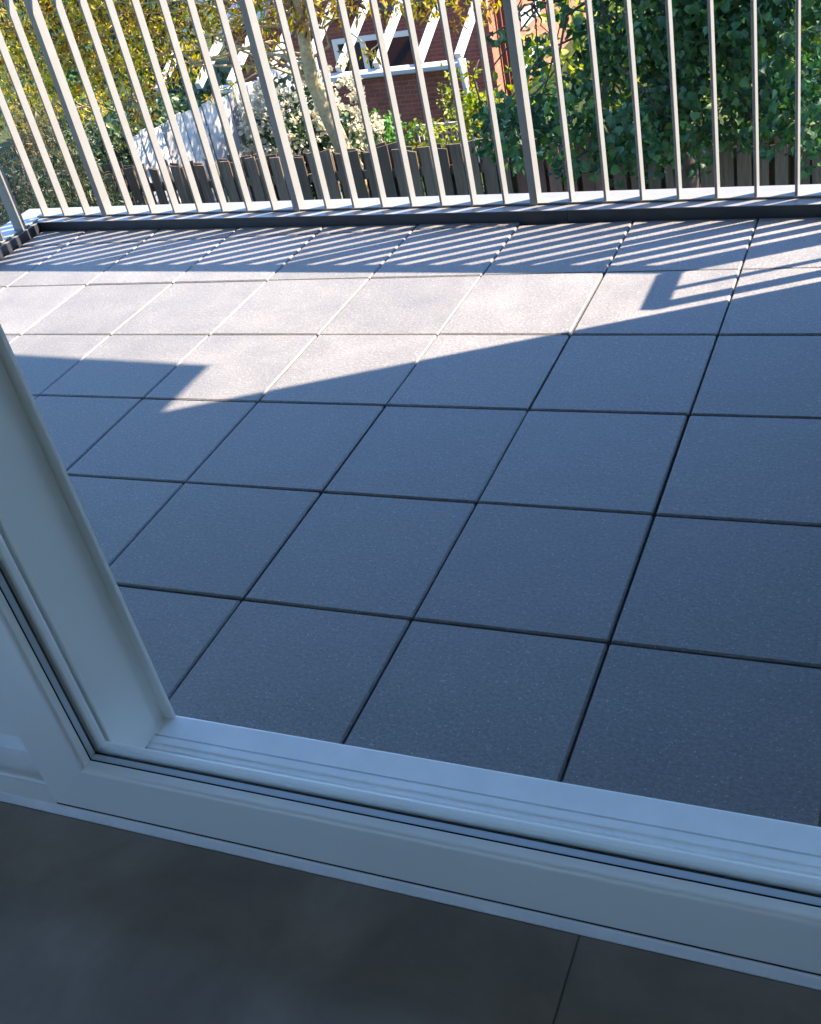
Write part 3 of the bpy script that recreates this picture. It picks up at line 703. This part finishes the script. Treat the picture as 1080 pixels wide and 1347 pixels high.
# big dense green tree hanging over the fence on the right
GT = empty
cent = []; rad = []
for q in range(150):
    u = rng.uniform(655, 1130); v = rng.uniform(-260, 165); Yq = rng.uniform(7.0, 8.5)
    if v < 135 and u < 800 and v > -60 and u < 800-0.0*v and (u-660)/140 + rng.uniform(-.2, .2) < .8: continue
    cent.append(on_y(u, v, Yq)); rad.append(rng.uniform(.22, .42))
for (u, v, r_) in [(700,170,.3),(690,205,.22),(735,190,.28),(770,200,.3),(760,150,.3),(800,170,.32),(830,190,.3),(850,215,.22),(880,190,.3),(905,160,.3),(930,185,.25),(960,165,.28),(990,150,.3),(1000,185,.2),(1040,160,.3),(1075,170,.28),(1070,200,.2),(1020,130,.3),(730,160,.25),(670,170,.22),(655,190,.2),(640,195,.15),(660,155,.2),(790,215,.18),(810,225,.14),(745,222,.16),(925,212,.14),(715,125,.2),(690,150,.22),(665,45,.12),(700,5,.16),(712,55,.16),(705,90,.15),(775,40,.2),(775,90,.3),(640,50,.07),(655,150,.16)]:
    cent.append(on_y(u, v, rng.uniform(7.2, 8.3))); rad.append(r_)
for q in range(75):  # unseen upper crown, added to block low sky and darken the near pavers
    cent.append(np.array([rng.uniform(-3.0, 1.8), rng.uniform(7.0, 9.2), rng.uniform(.3, 4.6)])); rad.append(rng.uniform(.35, .55))
tb = on_y(903, 230, 8.35); tbase = np.array([tb[0], 8.35, GZ])
tpts = [tuple(tbase), (tbase[0]+.02, 8.33, GZ+1.2), (tbase[0]-.03, 8.3, GZ+2.3), (tbase[0]+.03, 8.3, GZ+3.4), (tbase[0], 8.2, GZ+4.8), (tbase[0]+.1, 8.1, GZ+6.0)]
tree('dense_green_tree', tuple(tbase), 'dense dark green leafy tree hanging over the fence beside the brick house', tpts, [.14, .12, .11, .095, .07, .03], cent, rad, 900, .068, M['leaf_green'], M['darkbark'], 'broad', droop=.5, up=.25)

# bushes
def bush(name, label, centre, radv, n, r_, per, size, mat, shape='oval', cat='bush', extra=None, stems=4, group=None):
    c_ = np.array(centre); base = (c_[0], c_[1], gz(c_[0], c_[1]))
    t = empty(name, base, label=label, cat=cat, group=group)
    st = [branchy((base[0]+random.gauss(0, .05), base[1]+random.gauss(0, .05), base[2]-.03), tuple(c_+rng.normal(size=3)*np.array(radv)*.45), .028, .008, 5, .04, .12) for _ in range(stems)]
    invf(tubes('stems', st, M['darkbark'], t, 6), t)
    C = ellipsoid_centres(c_, radv, n, .25)
    C[:, 2] = np.maximum(C[:, 2], base[2]+.12)
    P, ti = clump_points(C, [r_*rng.uniform(.7, 1.3) for _ in range(n)], per, .85)
    invf(leaves('foliage', P, size, mat, t, shape, .1, ti, up=.5), t)
    return t, C
YR = 12.2
cR = (on_y(325, 160, YR)+on_y(485, 160, YR))/2
wR = abs(on_y(485, 160, YR)[0]-on_y(325, 160, YR)[0])/2
top = on_y(400, 112, YR)[2]; gr_ = gz(cR[0], YR)
rh, RC = bush('rhododendron_bush', 'rhododendron bush covered in cream white flower trusses beside the leaning trunk', (cR[0], YR, (top+gr_)/2+.25), (wR, .65, (top-gr_)/2-.2), 55, .24, 900, .10, M['leaf_rhodo'], 'oval')
fl_pts = []
d = rng.normal(size=(230, 3)); d[:, 1] = d[:, 1]-.6; d[:, 2] += .35; d /= np.linalg.norm(d, axis=1, keepdims=True)
for q in d:
    p = np.array((cR[0], YR, (top+gr_)/2+.3)) + q*np.array((wR+.12, .85, (top-gr_)/2-.08))*rng.uniform(.88, 1.06)
    if p[2] > gr_+.7: fl_pts.append(p)
FP = np.concatenate([p+rng.normal(size=(16, 3))*.034 for p in fl_pts])
invf(leaves('flower_trusses', FP, .055, M['petal'], rh, 'broad', -.1, None, up=.3), rh)
bush('green_bush', 'small bright green bush between the rhododendron and the white handrail', (on_y(507, 160, 12.6)[0], 12.6, on_y(507, 165, 12.6)[2]-.35), (.33, .35, .75), 22, .17, 1100, .075, M['leaf_mid'])
bush('low_green_bush', 'low sunlit bush under the white handrail', (on_y(560, 178, 12.9)[0], 12.9, on_y(560, 178, 12.9)[2]-.15), (.62, .35, .35), 22, .16, 1100, .07, M['leaf_lime'])
bush('yellow_green_shrub', 'yellow-green sunlit shrub beside the white rain pipe', (on_y(628, 120, 14.6)[0], 14.6, on_y(628, 130, 14.6)[2]-.15), (.34, .4, .85), 24, .2, 800, .085, M['leaf_lime'])
bush('wall_climber', 'sparse climbing plant on the lean-to wall left of the rain pipe', (on_y(590, 125, 15.3)[0], 15.3, on_y(590, 135, 15.3)[2]), (.28, .2, .75), 14, .16, 500, .07, M['leaf_lime'], cat='climber')
bush('shade_bush', 'dark green bush at the foot of the brick house corner', (on_y(690, 150, 13.5)[0], 13.5, on_y(690, 165, 13.5)[2]-.4), (.9, .6, .9), 40, .24, 600, .085, M['leaf_green'])

c_ = on_y(140, 165, 12.0)
bush('hedge_bush', 'dark leafy bush behind the end of the white board screen', (c_[0], 12.0, c_[2]-.5), (1.5, .8, 1.25), 60, .36, 420, .095, M['leaf_rhodo'])
# evergreens on the left behind the fence corner
for i, (u, Yq, h, wdt, mt, lab) in enumerate([(20, 7.2, 3.0, .75, 'needle', 'dark evergreen shrub growing next to the corner of the front and side railings'), (95, 7.9, 2.9, .55, 'needle', 'narrow dark evergreen shrub beside the white-boarded screen end of the brown fence'),
                                               (60, 8.3, 3.2, .5, 'needle_br', 'brownish evergreen shrub standing between the two dark evergreens')]):
    p = on_y(u, 220, Yq); g = GZ
    bush('evergreen_shrub', lab, (p[0], Yq, g+h/2), (wdt, wdt*.8, h/2-.1), 60, .26, 1500, .075, M[mt], 'needle', 'shrub', stems=3, group='evergreens on the left of the garden')
p = on_y(8, 235, 4.6)
# sunlit lime foliage low by the side railing
p = on_z(20, 285, -2.2)
bush('lime_shrub', 'small yellow-green shrub below the side railing', (p[0], p[1], -2.45), (.6, .5, .6), 20, .22, 700, .09, M['leaf_lime'])
# background greenery behind the golden tree and behind the green tree
for (u, v, Yq, rw, rh_, mt, nm, lab) in [(60, 40, 17.0, 2.6, 2.2, 'leaf_green', 'background_tree', 'dark green tree filling the gap behind the golden leaves'),
                                     (180, 40, 19.0, 2.2, 2.4, 'leaf_rhodo', 'background_tree', 'olive green tree behind the golden tree near the end of the lean-to'),
                                     (900, 60, 13.5, 2.2, 1.1, 'leaf_lime', 'sunlit_bush', 'sunlit yellow-green bush glimpsed through the dense green tree'),
                                     (1060, 90, 12.0, 1.0, .9, 'leaf_lime', 'sunlit_bush', 'sunlit lime bush glimpsed through the far end of the dense green tree')]:
    c_ = on_y(u, v, Yq); 
    bush(nm, lab, (c_[0], Yq, c_[2]), (rw, 1.2, rh_), 60, .5, 170, .15, M[mt], cat='tree' if 'tree' in nm else 'bush')

# crumb of a dry leaf lying on the sill
cp = on_z(656, 1058, 0.0)
cr = link('dry_leaf_crumb', pymesh([(-.0022, 0, .0004), (0, -.0012, .0014), (.0026, .0004, .0002), (.0004, .0030, .0018), (-.0012, .0016, .0026), (0, .0008, 0)], [(0, 1, 4), (1, 2, 3), (1, 3, 4), (0, 4, 5), (4, 3, 5), (3, 2, 5), (2, 1, 5), (1, 0, 5)]), M['darkbark'], None, (*on_z(656, 1059, .0192)[:2], .0192))
tag(cr, 'tiny dark crumb of dry leaf lying on the pale door sill', 'leaf crumb')
